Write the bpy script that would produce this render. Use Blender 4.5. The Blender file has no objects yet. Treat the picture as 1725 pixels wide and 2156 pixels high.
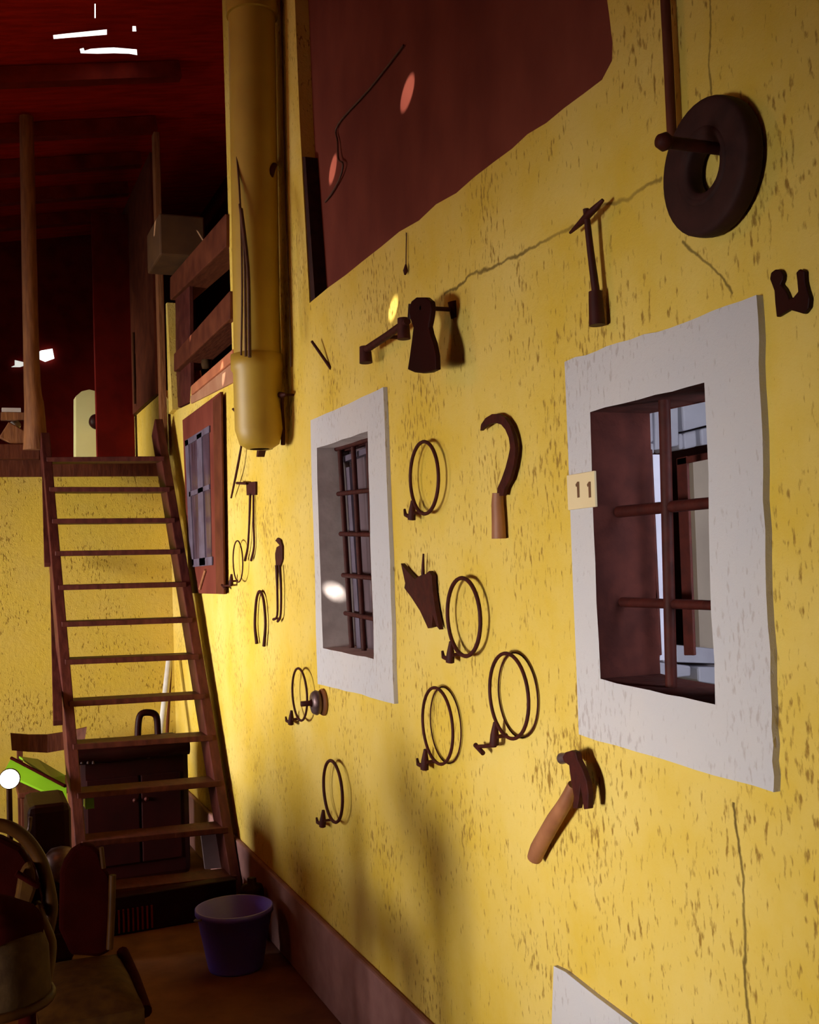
import bpy, bmesh, math, random
from mathutils import Vector, Matrix
from mathutils.geometry import delaunay_2d_cdt
random.seed(7)
SC = bpy.context.scene
COL = SC.collection

# ------------------------------------------------------------------ camera, world, light, exposure
F, CX, CY = 2330.0, 862.5, 1078.0
EYE = Vector((0.0, 0.0, 1.65))
D = 1.25                                   # the yellow wall is the plane x = D
_Y = Vector(((-85 - CX) / F, -(1205 - CY) / F, -1.0)).normalized()
_r = 0.035
_Z = Vector((-_r, 1.0, -(_Y.x * -_r + _Y.y) / _Y.z)).normalized()
_X = _Y.cross(_Z)
ROT = Matrix((_X, _Y, _Z))
cam_data = bpy.data.cameras.new('camera')
cam = bpy.data.objects.new('camera', cam_data)
COL.objects.link(cam)
cam.matrix_world = Matrix.Translation(EYE) @ ROT.to_4x4()
cam_data.sensor_fit = 'VERTICAL'
cam_data.sensor_height = 36.0
cam_data.lens = 36.0 * F / 2156.0
cam_data.clip_start = 0.02
SC.camera = cam
SC.view_settings.view_transform = 'Standard'
SC.view_settings.look = 'None'
SC.view_settings.gamma = 1.0
SC.view_settings.use_curve_mapping = False
SC.view_settings.exposure = 0.0

world = bpy.data.worlds.new('sky')
SC.world = world
world.use_nodes = True
bg = world.node_tree.nodes['Background']
bg.inputs[0].default_value = (1.0, 0.97, 0.93, 1)
bg.inputs[1].default_value = 2.2

SUN_DIR = Vector((-0.50, -0.46, 0.73)).normalized()      # towards the sun
sl = bpy.data.lights.new('sun', 'SUN')
sl.energy = 15.0
sl.angle = math.radians(0.3)
sl.color = (1.0, 0.93, 0.82)
so = bpy.data.objects.new('sun', sl)
COL.objects.link(so)
so.rotation_euler = SUN_DIR.to_track_quat('Z', 'Y').to_euler()

def area(name, loc, target, sx, sy, power, color=(1, 1, 1), spread=180):
    l = bpy.data.lights.new(name, 'AREA')
    l.shape = 'RECTANGLE'
    l.size, l.size_y = sx, sy
    l.energy = power
    l.color = color
    l.spread = math.radians(spread)
    o = bpy.data.objects.new(name, l)
    COL.objects.link(o)
    o.location = loc
    d = (Vector(loc) - Vector(target)).normalized()
    o.rotation_euler = d.to_track_quat('Z', 'Y').to_euler()
    return o
# daylight through the yard doorway in the left wall, the gate behind the viewer, the loft hatch
area('doorway_daylight', (-3.05, 5.0, 1.28), (1.25, 5.75, 1.2), 1.7, 0.85, 70, (1.0, 0.96, 0.90), 76)
area('yard_window_daylight', (-3.0, 1.15, 1.02), (1.25, 2.3, 1.03), 0.7, 0.75, 18.5, (1.0, 0.96, 0.90), 49)
fill_light = bpy.data.lights.new('warm_fill', 'POINT')  # added orange fill for the shaded areas, no real bulb hangs there
fill_light.energy = 22; fill_light.color = (1.0, 0.33, 0.06); fill_light.shadow_soft_size = 0.22
bo_ = bpy.data.objects.new('warm_fill', fill_light); COL.objects.link(bo_); bo_.location = (-1.3, 3.6, 3.1)
area('loft_daylight', (-1.2, 8.0, 2.7), (1.2, 8.8, 2.5), 0.5, 0.4, 9, (1.0, 0.93, 0.75), 60)
area('court_daylight', (1.50, 1.42, 1.75), (1.62, 2.4, 1.6), 0.16, 0.9, 8, (0.84, 0.88, 1.0))

gl = bpy.data.lights.new('gallery_fill', 'POINT')  # added faint warm glow to lift the dark gallery, no lamp stands there
gl.energy = 2.2; gl.color = (1.0, 0.3, 0.08); gl.shadow_soft_size = 0.05
go_ = bpy.data.objects.new('gallery_fill', gl); COL.objects.link(go_); go_.location = (1.78, 7.0, 3.0)

# ------------------------------------------------------------------ picture ray helpers (used to measure real positions)
def ray(px, py):
    return ROT @ Vector(((px - CX) / F, -(py - CY) / F, -1.0))
def wp(px, py, off=0.0):                   # point seen at px,py lying 'off' metres in front of the yellow wall
    d = ray(px, py)
    return EYE + d * ((D - off) / d.x)
def yp(px, py, y):
    d = ray(px, py)
    return EYE + d * (y / d.y)
def zp(px, py, z):
    d = ray(px, py)
    return EYE + d * ((z - EYE.z) / d.z)
def xp(px, py, x):
    d = ray(px, py)
    return EYE + d * (x / d.x)
def depth(p):
    return (ROT.transposed() @ (Vector(p) - EYE)).z * -1.0
def m(px, p):                              # a length of px pixels at the distance of p, in metres
    return px / F * depth(p)
def proj(p):
    c = ROT.transposed() @ (Vector(p) - EYE)
    return CX + F * c.x / -c.z, CY - F * c.y / -c.z

# ------------------------------------------------------------------ mesh helpers
class MB:
    def __init__(s):
        s.v, s.f, s.sm = [], [], []
    def add(s, vs, fs, smooth=False):
        b = len(s.v)
        s.v += [Vector(v) for v in vs]
        for f in fs:
            s.f.append([i + b for i in f]); s.sm.append(smooth)
        return s
    def box(s, c, size, rot=None):
        c = Vector(c); h = Vector(size) * 0.5
        vs = []
        for i in (-1, 1):
            for j in (-1, 1):
                for k in (-1, 1):
                    p = Vector((i * h.x, j * h.y, k * h.z))
                    vs.append(c + (rot @ p if rot else p))
        return s.add(vs, [(0, 1, 3, 2), (4, 6, 7, 5), (0, 4, 5, 1), (2, 3, 7, 6), (0, 2, 6, 4), (1, 5, 7, 3)])
    def bb(s, a, b):
        a, b = Vector(a), Vector(b)
        return s.box((a + b) / 2, (abs(b.x - a.x), abs(b.y - a.y), abs(b.z - a.z)))
    def hexa(s, q0, q1):                   # two quads joined
        return s.add(list(q0) + list(q1), [(3, 2, 1, 0), (4, 5, 6, 7), (0, 1, 5, 4), (1, 2, 6, 5), (2, 3, 7, 6), (3, 0, 4, 7)])
    def bar(s, a, b, w, h, up=(0, 0, 1)):  # rectangular bar from a to b
        a, b = Vector(a), Vector(b)
        d = (b - a).normalized()
        u = Vector(up)
        sd = d.cross(u).normalized(); u = sd.cross(d).normalized()
        q = lambda p: [p - sd * w / 2 - u * h / 2, p + sd * w / 2 - u * h / 2, p + sd * w / 2 + u * h / 2, p - sd * w / 2 + u * h / 2]
        return s.hexa(q(a), q(b))
    def tube(s, pts, r, n=10, closed=False, caps=True, flat=None):
        pts = [Vector(p) for p in pts]
        N = len(pts)
        rs = r if isinstance(r, (list, tuple)) else [r] * N
        rings = []
        prev = None
        for i in range(N):
            if closed:
                t = pts[(i + 1) % N] - pts[i - 1]
            else:
                t = pts[min(i + 1, N - 1)] - pts[max(i - 1, 0)]
            t.normalize()
            if prev is None:
                a = Vector((0, 0, 1)) if abs(t.z) < 0.9 else Vector((1, 0, 0))
                nrm = (a - t * a.dot(t)).normalized()
            else:
                nrm = (prev - t * prev.dot(t)).normalized()
            prev = nrm
            bn = t.cross(nrm)
            rings.append([pts[i] + (nrm * math.cos(2 * math.pi * k / n) + bn * math.sin(2 * math.pi * k / n)) * rs[i] for k in range(n)])
        vs = [p for rg in rings for p in rg]
        fs = []
        for i in range(N if closed else N - 1):
            j = (i + 1) % N
            for k in range(n):
                l = (k + 1) % n
                fs.append((i * n + k, i * n + l, j * n + l, j * n + k))
        s.add(vs, fs, True)
        if not closed and caps:
            s.add(rings[0], [tuple(reversed(range(n)))])
            s.add(rings[-1], [tuple(range(n))])
        return s
    def lathe(s, prof, o, axis=(0, 0, 1), n=28, arc=1.0):  # prof = [(radius, height)]
        o = Vector(o); ax = Vector(axis).normalized()
        a = Vector((1, 0, 0)) if abs(ax.x) < 0.9 else Vector((0, 1, 0))
        u = (a - ax * a.dot(ax)).normalized(); w = ax.cross(u)
        vs = []
        for r, h in prof:
            for k in range(n):
                t = 2 * math.pi * k / n
                vs.append(o + ax * h + (u * math.cos(t) + w * math.sin(t)) * max(r, 1e-4))
        fs = []
        for i in range(len(prof) - 1):
            for k in range(n):
                l = (k + 1) % n
                fs.append((i * n + k, i * n + l, (i + 1) * n + l, (i + 1) * n + k))
        return s.add(vs, fs, True)
    def prism(s, pts, d):                  # polygon extruded by vector d
        pts = [Vector(p) for p in pts]; d = Vector(d)
        n = len(pts)
        c = [p.copy() for p in pts]
        # triangulate by cdt in the polygon's plane so concave outlines stay right
        nr = Vector((0, 0, 0))
        for i in range(n):
            nr += pts[i].cross(pts[(i + 1) % n])
        nr.normalize()
        a = Vector((0, 0, 1)) if abs(nr.z) < 0.9 else Vector((1, 0, 0))
        u = (a - nr * a.dot(nr)).normalized(); w = nr.cross(u)
        p2 = [Vector((p.dot(u), p.dot(w))) for p in pts]
        r = delaunay_2d_cdt(p2, [], [list(range(n))], 1, 1e-7)
        if len(r[0]) == n:
            tri = [[r[3][i][0] for i in f] for f in r[2]]
        else:
            tri = [list(range(n))]
        fs = [tuple(t) for t in tri] + [tuple(reversed([i + n for i in t])) for t in tri]
        fs += [(i, (i + 1) % n, (i + 1) % n + n, i + n) for i in range(n)]
        return s.add(pts + [p + d for p in pts], fs)
    def wprism(s, px, off0, off1):         # outline seen on the wall, with real thickness off0..off1
        mid = max(off0, off1)
        pts = [wp(x, y, mid) for x, y in px]
        return s.prism([Vector((D - off0, p.y, p.z)) for p in pts], (off0 - off1, 0, 0))
    def wtube(s, path, rpx, n=10, sub=0):  # path = (px, py, off); radius given in pixels at that distance
        pts = [wp(a, b, c) for a, b, c in path]
        rp = rpx if isinstance(rpx, (list, tuple)) else [rpx] * len(pts)
        rs = [m(r, p) for r, p in zip(rp, pts)]
        if sub:
            pts, rs = smooth(pts, rs, sub)
        return s.tube(pts, rs, n)
def smooth(pts, rs, sub):
    P, R_ = [], []
    N = len(pts)
    for i in range(N - 1):
        p0, p1, p2, p3 = pts[max(i - 1, 0)], pts[i], pts[i + 1], pts[min(i + 2, N - 1)]
        for k in range(sub):
            t = k / sub
            P.append(0.5 * ((2 * p1) + (p2 - p0) * t + (2 * p0 - 5 * p1 + 4 * p2 - p3) * t * t + (3 * p1 - p0 - 3 * p2 + p3) * t ** 3))
            R_.append(rs[i] * (1 - t) + rs[i + 1] * t)
    P.append(pts[-1]); R_.append(rs[-1])
    return P, R_

ROOT = {}
def mesh_obj(name, mb, mat, origin, bevel=0.0):
    me = bpy.data.meshes.new(name)
    me.from_pydata([v - origin for v in mb.v], [], mb.f)
    me.polygons.foreach_set('use_smooth', mb.sm)
    me.materials.append(mat)
    bm = bmesh.new(); bm.from_mesh(me)
    bmesh.ops.recalc_face_normals(bm, faces=bm.faces)
    bm.to_mesh(me); bm.free()
    me.update()
    o = bpy.data.objects.new(name, me)
    COL.objects.link(o)
    if bevel:
        b = o.modifiers.new('bevel', 'BEVEL'); b.width = bevel; b.segments = 2; b.limit_method = 'ANGLE'
    return o
def tag(o, label, cat, group=None):
    o['label'] = label; o['category'] = cat
    if group: o['group'] = group
    return o
def thing(name, label, cat, loc, group=None):
    o = bpy.data.objects.new(name, None); COL.objects.link(o)
    o.empty_display_size = 0.05
    o.location = Vector(loc)
    ROOT[o] = Vector(loc)
    return tag(o, label, cat, group)
def struct_root(name, loc):
    o = bpy.data.objects.new(name, None); COL.objects.link(o)
    o.location = Vector(loc); ROOT[o] = Vector(loc); o['kind'] = 'structure'
    return o
def part(name, mb, mat, parent, bevel=0.0, label=None):
    o = mesh_obj(name, mb, mat, ROOT[parent], bevel)
    o.parent = parent
    ROOT[o] = ROOT[parent]
    if label: o['label'] = label
    return o
def single(name, mb, mat, label, cat, group=None, bevel=0.0):
    c = sum(mb.v, Vector()) / len(mb.v); c.z = min(v.z for v in mb.v)
    o = mesh_obj(name, mb, mat, c, bevel)
    o.location = c
    return tag(o, label, cat, group)
def struct(name, mb, mat, bevel=0.0):
    o = mesh_obj(name, mb, mat, Vector(), bevel); o['kind'] = 'structure'
    return o

# ------------------------------------------------------------------ materials
def new_mat(name):
    mt = bpy.data.materials.new(name); mt.use_nodes = True
    nt = mt.node_tree
    return mt, nt, nt.nodes['Principled BSDF']
def N(nt, t, **kw):
    n = nt.nodes.new(t)
    for k, v in kw.items():
        if hasattr(n, k): setattr(n, k, v)
        else: n.inputs[k].default_value = v
    return n
def ramp(nt, fac, a, b, ca, cb):
    r = N(nt, 'ShaderNodeValToRGB')
    r.color_ramp.elements[0].position = a; r.color_ramp.elements[1].position = b
    r.color_ramp.elements[0].color = (*ca, 1); r.color_ramp.elements[1].color = (*cb, 1)
    nt.links.new(fac, r.inputs[0])
    return r.outputs[0]
def mixc(nt, fac, a, b, mode='MIX'):
    x = N(nt, 'ShaderNodeMix', data_type='RGBA', blend_type=mode)
    if isinstance(fac, float): x.inputs[0].default_value = fac
    else: nt.links.new(fac, x.inputs[0])
    for v, i in ((a, 6), (b, 7)):
        if isinstance(v, tuple): x.inputs[i].default_value = (*v, 1)
        else: nt.links.new(v, x.inputs[i])
    return x.outputs[2]
def pmat(name, c1, c2=None, rough=0.6, metal=0.0, scale=12.0, bump=0.2, stretch=(1, 1, 1), emit=None, spec=None):
    mt, nt, p = new_mat(name)
    tc = N(nt, 'ShaderNodeTexCoord')
    mp = N(nt, 'ShaderNodeMapping'); mp.inputs['Scale'].default_value = stretch
    nt.links.new(tc.outputs['Object'], mp.inputs[0])
    no = N(nt, 'ShaderNodeTexNoise'); no.inputs['Scale'].default_value = scale; no.inputs['Detail'].default_value = 6
    nt.links.new(mp.outputs[0], no.inputs[0])
    if c2 is None: c2 = tuple(x * 0.6 for x in c1)
    nt.links.new(ramp(nt, no.outputs[0], 0.35, 0.65, c1, c2), p.inputs['Base Color'])
    p.inputs['Roughness'].default_value = rough
    p.inputs['Metallic'].default_value = metal
    if spec is not None: p.inputs['Specular IOR Level'].default_value = spec
    if bump:
        b = N(nt, 'ShaderNodeBump'); b.inputs['Strength'].default_value = bump; b.inputs['Distance'].default_value = 0.01
        nt.links.new(no.outputs[0], b.inputs['Height']); nt.links.new(b.outputs[0], p.inputs['Normal'])
    if emit:
        p.inputs['Emission Color'].default_value = (*emit[0], 1); p.inputs['Emission Strength'].default_value = emit[1]
    return mt

def plaster(name, base, pale, speck, cracks=False, bumpk=0.5):
    mt, nt, p = new_mat(name)
    L = nt.links.new
    geo = N(nt, 'ShaderNodeNewGeometry')
    pos = geo.outputs['Position']
    n1 = N(nt, 'ShaderNodeTexNoise'); n1.inputs['Scale'].default_value = 2.6; n1.inputs['Detail'].default_value = 7; n1.inputs['Roughness'].default_value = .62
    n2 = N(nt, 'ShaderNodeTexNoise'); n2.inputs['Scale'].default_value = 85; n2.inputs['Detail'].default_value = 3
    n3 = N(nt, 'ShaderNodeTexNoise'); n3.inputs['Scale'].default_value = 3.1; n3.inputs['Detail'].default_value = 2
    n4 = N(nt, 'ShaderNodeTexNoise'); n4.inputs['Scale'].default_value = 28; n4.inputs['Detail'].default_value = 8; n4.inputs['Roughness'].default_value = .7
    for n in (n1, n3, n4): L(pos, n.inputs[0])
    mp = N(nt, 'ShaderNodeMapping'); mp.inputs['Scale'].default_value = (1, 1.1, 0.42); mp.inputs['Rotation'].default_value = (-0.3, 0, 0)
    L(pos, mp.inputs[0]); L(mp.outputs[0], n2.inputs[0])
    c = ramp(nt, n1.outputs[0], 0.38, 0.66, base, pale)
    # pits and specks, in drifting clusters
    ad = N(nt, 'ShaderNodeMath', operation='MULTIPLY_ADD'); ad.inputs[1].default_value = 0.42; L(n3.outputs[0], ad.inputs[0]); L(n2.outputs[0], ad.inputs[2])
    sp = N(nt, 'ShaderNodeMapRange'); sp.inputs[1].default_value = 0.81; sp.inputs[2].default_value = 0.95; L(ad.outputs[0], sp.inputs[0])
    c = mixc(nt, sp.outputs[0], c, speck)
    h = n4.outputs[0]
    if cracks:
        sx = N(nt, 'ShaderNodeSeparateXYZ'); L(pos, sx.inputs[0])
        wob = N(nt, 'ShaderNodeTexNoise'); wob.inputs['Scale'].default_value = 9; wob.inputs['Detail'].default_value = 5; L(pos, wob.inputs[0])
        def crack(p0, p1, w, amp):
            y0, z0, y1, z1 = p0.y, p0.z, p1.y, p1.z
            ln = math.hypot(y1 - y0, z1 - z0)
            ty, tz = (y1 - y0) / ln, (z1 - z0) / ln
            def lin(a, b, c0):
                q = N(nt, 'ShaderNodeMath', operation='MULTIPLY'); q.inputs[1].default_value = a; L(sx.outputs[1], q.inputs[0])
                r = N(nt, 'ShaderNodeMath', operation='MULTIPLY_ADD'); r.inputs[1].default_value = b; L(sx.outputs[2], r.inputs[0]); L(q.outputs[0], r.inputs[2])
                s_ = N(nt, 'ShaderNodeMath', operation='ADD'); s_.inputs[1].default_value = c0; L(r.outputs[0], s_.inputs[0])
                return s_.outputs[0]
            across = lin(-tz, ty, tz * y0 - ty * z0)
            along = lin(ty, tz, -ty * y0 - tz * z0)
            wv = N(nt, 'ShaderNodeMath', operation='MULTIPLY_ADD'); wv.inputs[1].default_value = amp; L(wob.outputs[0], wv.inputs[0]); L(across, wv.inputs[2])
            of = N(nt, 'ShaderNodeMath', operation='SUBTRACT'); of.inputs[1].default_value = amp / 2; L(wv.outputs[0], of.inputs[0])
            ab = N(nt, 'ShaderNodeMath', operation='ABSOLUTE'); L(of.outputs[0], ab.inputs[0])
            mr = N(nt, 'ShaderNodeMapRange'); mr.inputs[1].default_value = w; mr.inputs[2].default_value = w * 0.3; L(ab.outputs[0], mr.inputs[0])
            g1 = N(nt, 'ShaderNodeMath', operation='GREATER_THAN'); g1.inputs[1].default_value = 0; L(along, g1.inputs[0])
            g2 = N(nt, 'ShaderNodeMath', operation='LESS_THAN'); g2.inputs[1].default_value = ln; L(along, g2.inputs[0])
            m1 = N(nt, 'ShaderNodeMath', operation='MULTIPLY'); L(mr.outputs[0], m1.inputs[0]); L(g1.outputs[0], m1.inputs[1])
            m2 = N(nt, 'ShaderNodeMath', operation='MULTIPLY'); L(m1.outputs[0], m2.inputs[0]); L(g2.outputs[0], m2.inputs[1])
            m3 = N(nt, 'ShaderNodeMath', operation='MULTIPLY'); L(m2.outputs[0], m3.inputs[0]); L(n3.outputs[0], m3.inputs[1])
            m4 = N(nt, 'ShaderNodeMath', operation='MULTIPLY', use_clamp=True); L(m3.outputs[0], m4.inputs[0]); m4.inputs[1].default_value = 1.5
            return m4.outputs[0]
        for a, b, w, am in (((1548, 1690), (1562, 1900), .005, .06), ((1562, 1900), (1578, 2156), .006, .05),
                            ((935, 615), (1395, 375), .0055, .06), ((1440, 500), (1545, 615), .004, .05), ((1500, 200), (1490, 0), .004, .05)):
            c = mixc(nt, crack(wp(*a), wp(*b), w, am), c, tuple(x * 0.3 for x in speck))
    L(c, p.inputs['Base Color'])
    p.inputs['Roughness'].default_value = 0.8
    p.inputs['Specular IOR Level'].default_value = 0.25
    b = N(nt, 'ShaderNodeBump'); b.inputs['Strength'].default_value = bumpk; b.inputs['Distance'].default_value = 0.012
    hs = N(nt, 'ShaderNodeMath', operation='SUBTRACT'); L(h, hs.inputs[0])
    sm = N(nt, 'ShaderNodeMath', operation='MULTIPLY'); sm.inputs[1].default_value = 0.5; L(sp.outputs[0], sm.inputs[0]); L(sm.outputs[0], hs.inputs[1])
    L(hs.outputs[0], b.inputs['Height']); L(b.outputs[0], p.inputs['Normal'])
    return mt

M_WALL = plaster('yellow_plaster', (0.64, 0.43, 0.05), (0.7, 0.51, 0.13), (0.30, 0.17, 0.025), cracks=True)
M_BACK = plaster('yellow_plaster_far', (0.62, 0.43, 0.05), (0.6, 0.42, 0.08), (0.30, 0.18, 0.02))
M_WHITE = plaster('white_limewash', (0.5, 0.48, 0.5), (0.54, 0.5, 0.49), (0.42, 0.37, 0.36), bumpk=0.4)
M_PLINTH = pmat('grey_plinth', (0.3, 0.14, 0.125), (0.22, 0.095, 0.085), 0.8, scale=9, bump=0.4)
M_FLOOR = pmat('earth_floor', (0.16, 0.05, 0.017), (0.1, 0.026, 0.01), 0.85, scale=7, bump=0.5)
M_ROOF = pmat('roof_tile_underside', (0.46, 0.016, 0.006), (0.3, 0.008, 0.003), 0.85, scale=5, bump=0.6, stretch=(1, 6, 1), spec=0.1)
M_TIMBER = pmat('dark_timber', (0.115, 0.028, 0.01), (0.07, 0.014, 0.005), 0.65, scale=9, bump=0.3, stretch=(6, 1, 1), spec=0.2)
M_RAFTER = pmat('rafter_timber', (0.2, 0.014, 0.005), (0.13, 0.008, 0.003), 0.7, scale=9, bump=0.3, spec=0.1)
M_POST = pmat('weathered_post', (0.27, 0.1, 0.026), (0.17, 0.055, 0.014), 0.7, scale=10, bump=0.5, stretch=(5, 5, 0.7))
M_CHAIR = pmat('black_padding', (0.022, 0.0014, 0.0008), (0.014, 0.0008, 0.0005), 0.9, scale=14, bump=0.15, spec=0.02)
M_CORBEL = pmat('old_yellowed_timber', (0.1, 0.04, 0.007), (0.07, 0.026, 0.005), 0.7, scale=7, bump=0.3)
M_DARK = pmat('blackened_wood', (0.13, 0.004, 0.002), (0.09, 0.0025, 0.001), 0.7, scale=8, bump=0.2, spec=0.1)
M_BOARD = pmat('brown_board', (0.16, 0.033, 0.019), (0.11, 0.019, 0.011), 0.75, scale=3.0, bump=0.25, stretch=(1, 1.6, 1), spec=0.2)
M_IRON = pmat('rusty_iron', (0.052, 0.007, 0.004), (0.032, 0.004, 0.0025), 0.65, scale=40, bump=0.25, spec=0.2)
M_STEEL = pmat('worn_steel', (0.17, 0.11, 0.11), (0.08, 0.04, 0.04), 0.4, metal=0.6, scale=25, bump=0.15)
M_HANDLE = pmat('wooden_handle', (0.33, 0.13, 0.055), (0.20, 0.07, 0.028), 0.55, scale=18, bump=0.15, stretch=(1, 1, .4))
M_GRIP = pmat('dark_grip', (0.05, 0.009, 0.007), (0.03, 0.006, 0.005), 0.5, scale=20, bump=0.1, spec=0.2)
M_RUBBER = pmat('old_rubber', (0.035, 0.01, 0.008), (0.021, 0.006, 0.005), 0.75, scale=22, bump=0.25, spec=0.2)
M_PIPE = pmat('yellow_painted_pipe', (0.44, 0.28, 0.03), (0.37, 0.22, 0.022), 0.5, scale=5, bump=0.1)
M_LADDER = pmat('ladder_wood', (0.085, 0.018, 0.012), (0.048, 0.008, 0.006), 0.55, scale=11, bump=0.3, stretch=(3, 1, 1), spec=0.2)
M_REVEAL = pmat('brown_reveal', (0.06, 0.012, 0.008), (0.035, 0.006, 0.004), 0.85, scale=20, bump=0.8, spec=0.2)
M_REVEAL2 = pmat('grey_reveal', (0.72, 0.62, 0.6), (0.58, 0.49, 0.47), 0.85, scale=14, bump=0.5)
M_GLASS = pmat('dull_glass', (0.14, 0.10, 0.115), (0.10, 0.065, 0.07), 0.15, scale=3, bump=0.0)
M_BLUEGLASS = pmat('bluish_pane', (0.09, 0.055, 0.08), (0.05, 0.024, 0.03), 0.25, scale=9, bump=0.05, stretch=(1, 2, .4))
M_BLUEWOOD = pmat('faded_blue_glazing_bar', (0.11, 0.085, 0.125), (0.07, 0.045, 0.07), 0.6, scale=12, bump=0.2)
M_STONE = pmat('pale_block', (0.55, 0.54, 0.62), (0.46, 0.44, 0.52), 0.8, scale=9, bump=0.3)
M_CURTAIN = pmat('beige_render', (0.55, 0.44, 0.34), (0.47, 0.37, 0.29), 0.8, scale=7, bump=0.3)
M_PLATE = pmat('cream_enamel', (0.70, 0.56, 0.33), (0.66, 0.52, 0.30), 0.5, scale=5, bump=0.03)
M_INK = pmat('brown_ink', (0.16, 0.07, 0.03), None, 0.6, scale=20, bump=0)
M_BUCKET = pmat('blue_plastic', (0.12, 0.085, 0.6), (0.1, 0.065, 0.48), 0.4, scale=5, bump=0.03)
M_GREEN = pmat('lime_plastic', (0.17, 0.36, 0.008), (0.13, 0.28, 0.006), 0.4, scale=4, bump=0.02)
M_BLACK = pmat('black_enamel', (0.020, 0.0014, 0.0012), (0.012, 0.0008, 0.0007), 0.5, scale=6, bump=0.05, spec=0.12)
M_MUSTARD = pmat('mustard_cloth', (0.055, 0.02, 0.0012), (0.032, 0.01, 0.0008), 0.8, scale=30, bump=0.2, spec=0.1)
M_CREAM = pmat('cream_cushion', (0.055, 0.028, 0.01), (0.035, 0.016, 0.006), 0.8, scale=30, bump=0.2, spec=0.1)
M_BRASS = pmat('brown_edging', (0.055, 0.018, 0.002), (0.032, 0.01, 0.0012), 0.5, scale=15, bump=0.1, spec=0.1)
M_WHITEPOLE = pmat('white_pole', (0.62, 0.58, 0.55), (0.5, 0.45, 0.42), 0.5, scale=9, bump=0.05)
M_CABLE = pmat('dark_cable', (0.09, 0.03, 0.012), None, 0.6, scale=30, bump=0)
M_RED = pmat('red_brick_sill', (0.42, 0.13, 0.05), (0.32, 0.09, 0.035), 0.8, scale=8, bump=0.4)
M_PINK = pmat('pinkish_render', (0.36, 0.17, 0.09), (0.30, 0.12, 0.06), 0.8, scale=8, bump=0.4)
M_PALE = pmat('pale_plaster', (0.62, 0.56, 0.27), (0.55, 0.50, 0.24), 0.8, scale=3, bump=0.2)
M_LAMP = pmat('lit_lamp_lens', (0.9, 0.9, 0.8), None, 0.4, scale=5, bump=0, emit=((1.0, 0.95, 0.8), 4.0))
M_GREY = pmat('grey_sheet', (0.09, 0.06, 0.065), (0.06, 0.038, 0.04), 0.45, scale=6, bump=0.05)

# ------------------------------------------------------------------ flat faces with holes
def cdt_face(outer, holes):
    vs = [Vector(p) for p in outer]; loops = [list(range(len(outer)))]
    for h in holes:
        b = len(vs); vs += [Vector(p) for p in h]; loops.append(list(range(b, b + len(h))))
    edges = [(l[i], l[(i + 1) % len(l)]) for l in loops for i in range(len(l))]
    r = delaunay_2d_cdt(vs, edges, [], 0, 1e-6)
    def inside(p, poly):
        c = False; n = len(poly)
        for i in range(n):
            a, b = poly[i], poly[i - 1]
            if (a[1] > p[1]) != (b[1] > p[1]) and p[0] < (b[0] - a[0]) * (p[1] - a[1]) / (b[1] - a[1]) + a[0]: c = not c
        return c
    out = []
    for f in r[2]:
        c = sum((r[0][i] for i in f), Vector((0, 0))) / len(f)
        if inside(c, outer) and not any(inside(c, h) for h in holes): out.append(f)
    return r[0], out
def rough_line(a, b, n, amp):
    out = []
    for i in range(n):
        t = i / n
        j = amp if 0 < i else 0
        out.append((a[0] + (b[0] - a[0]) * t + random.uniform(-j, j), a[1] + (b[1] - a[1]) * t + random.uniform(-j, j)))
    return out
def rough_poly(px, n, amp):
    out = []
    for i in range(len(px)):
        out += rough_line(px[i], px[(i + 1) % len(px)], n, amp)
    return out
def yz(p): return (p.y, p.z)

# ------------------------------------------------------------------ setting
YB = 7.1                                   # far wall
ZL = 2.335                                 # loft floor
K = 0.17
ROOF = lambda x: 4.35 + K * x
def roofpt(px, py, dz=0.0):
    d = ray(px, py)
    t = (4.35 + dz - EYE.z) / (d.z - K * d.x)
    return EYE + d * t

W1 = [(1255, 868), (1497, 806), (1520, 1482), (1277, 1428)]
W2 = [(675, 943), (783, 908), (796, 1387), (688, 1364)]
# recessed boarded panel
pan = [(652, 638)] + rough_line((652, 638), (1268, 168), 16, 4)[1:] + [(1268, 168), (1289, 128), (1290, 90), (1283, 30), (1276, -20)]
pan3 = [wp(*p) for p in pan]
pan2 = [yz(p) for p in pan3] + [(pan3[-1].y, 4.35), (wp(620, -40).y, 4.35)] + [yz(wp(621, 0)), yz(wp(631, 250)), yz(wp(640, 420))]
def grow(poly, k):
    c = Vector((sum(p[0] for p in poly) / len(poly), sum(p[1] for p in poly) / len(poly)))
    return [tuple(c + (Vector(p) - c) * k) for p in poly]
W1_2 = [yz(wp(*p)) for p in rough_poly(W1, 7, 2.5)]
W2_2 = [yz(wp(*p)) for p in rough_poly(W2, 6, 1.2)]
# loft side opening in the yellow wall
LO = [(363, 868), (400, 850), (402, 815), (489, 738)]
lo_y0 = wp(489, 738).y
LO_2 = [(9.75, wp(330, 836).z), (7.2, wp(330, 836).z)] + [yz(wp(*p)) for p in LO] + [(lo_y0, 4.95), (9.75, 4.95)]
wv, wf = cdt_face([(-3, 0), (9.8, 0), (9.8, 5.0), (-3, 5.0)], [grow(W1_2, 1.04), grow(W2_2, 1.04), pan2, LO_2])
mb = MB()
mb.add([(D, p[0], p[1]) for p in wv], wf)
def reveal(poly, d):
    n = len(poly)
    return MB().add([(D - (.014 if d > .1 and d < .2 else 0), a, b) for a, b in poly] + [(D + d, a, b) for a, b in poly], [(i, (i + 1) % n, (i + 1) % n + n, i + n) for i in range(n)])
mb.v += []
r_ = reveal(LO_2, 0.25); mb.add(r_.v, r_.f)
r_ = reveal(pan2, 0.06); mb.add(r_.v, r_.f)
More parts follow.
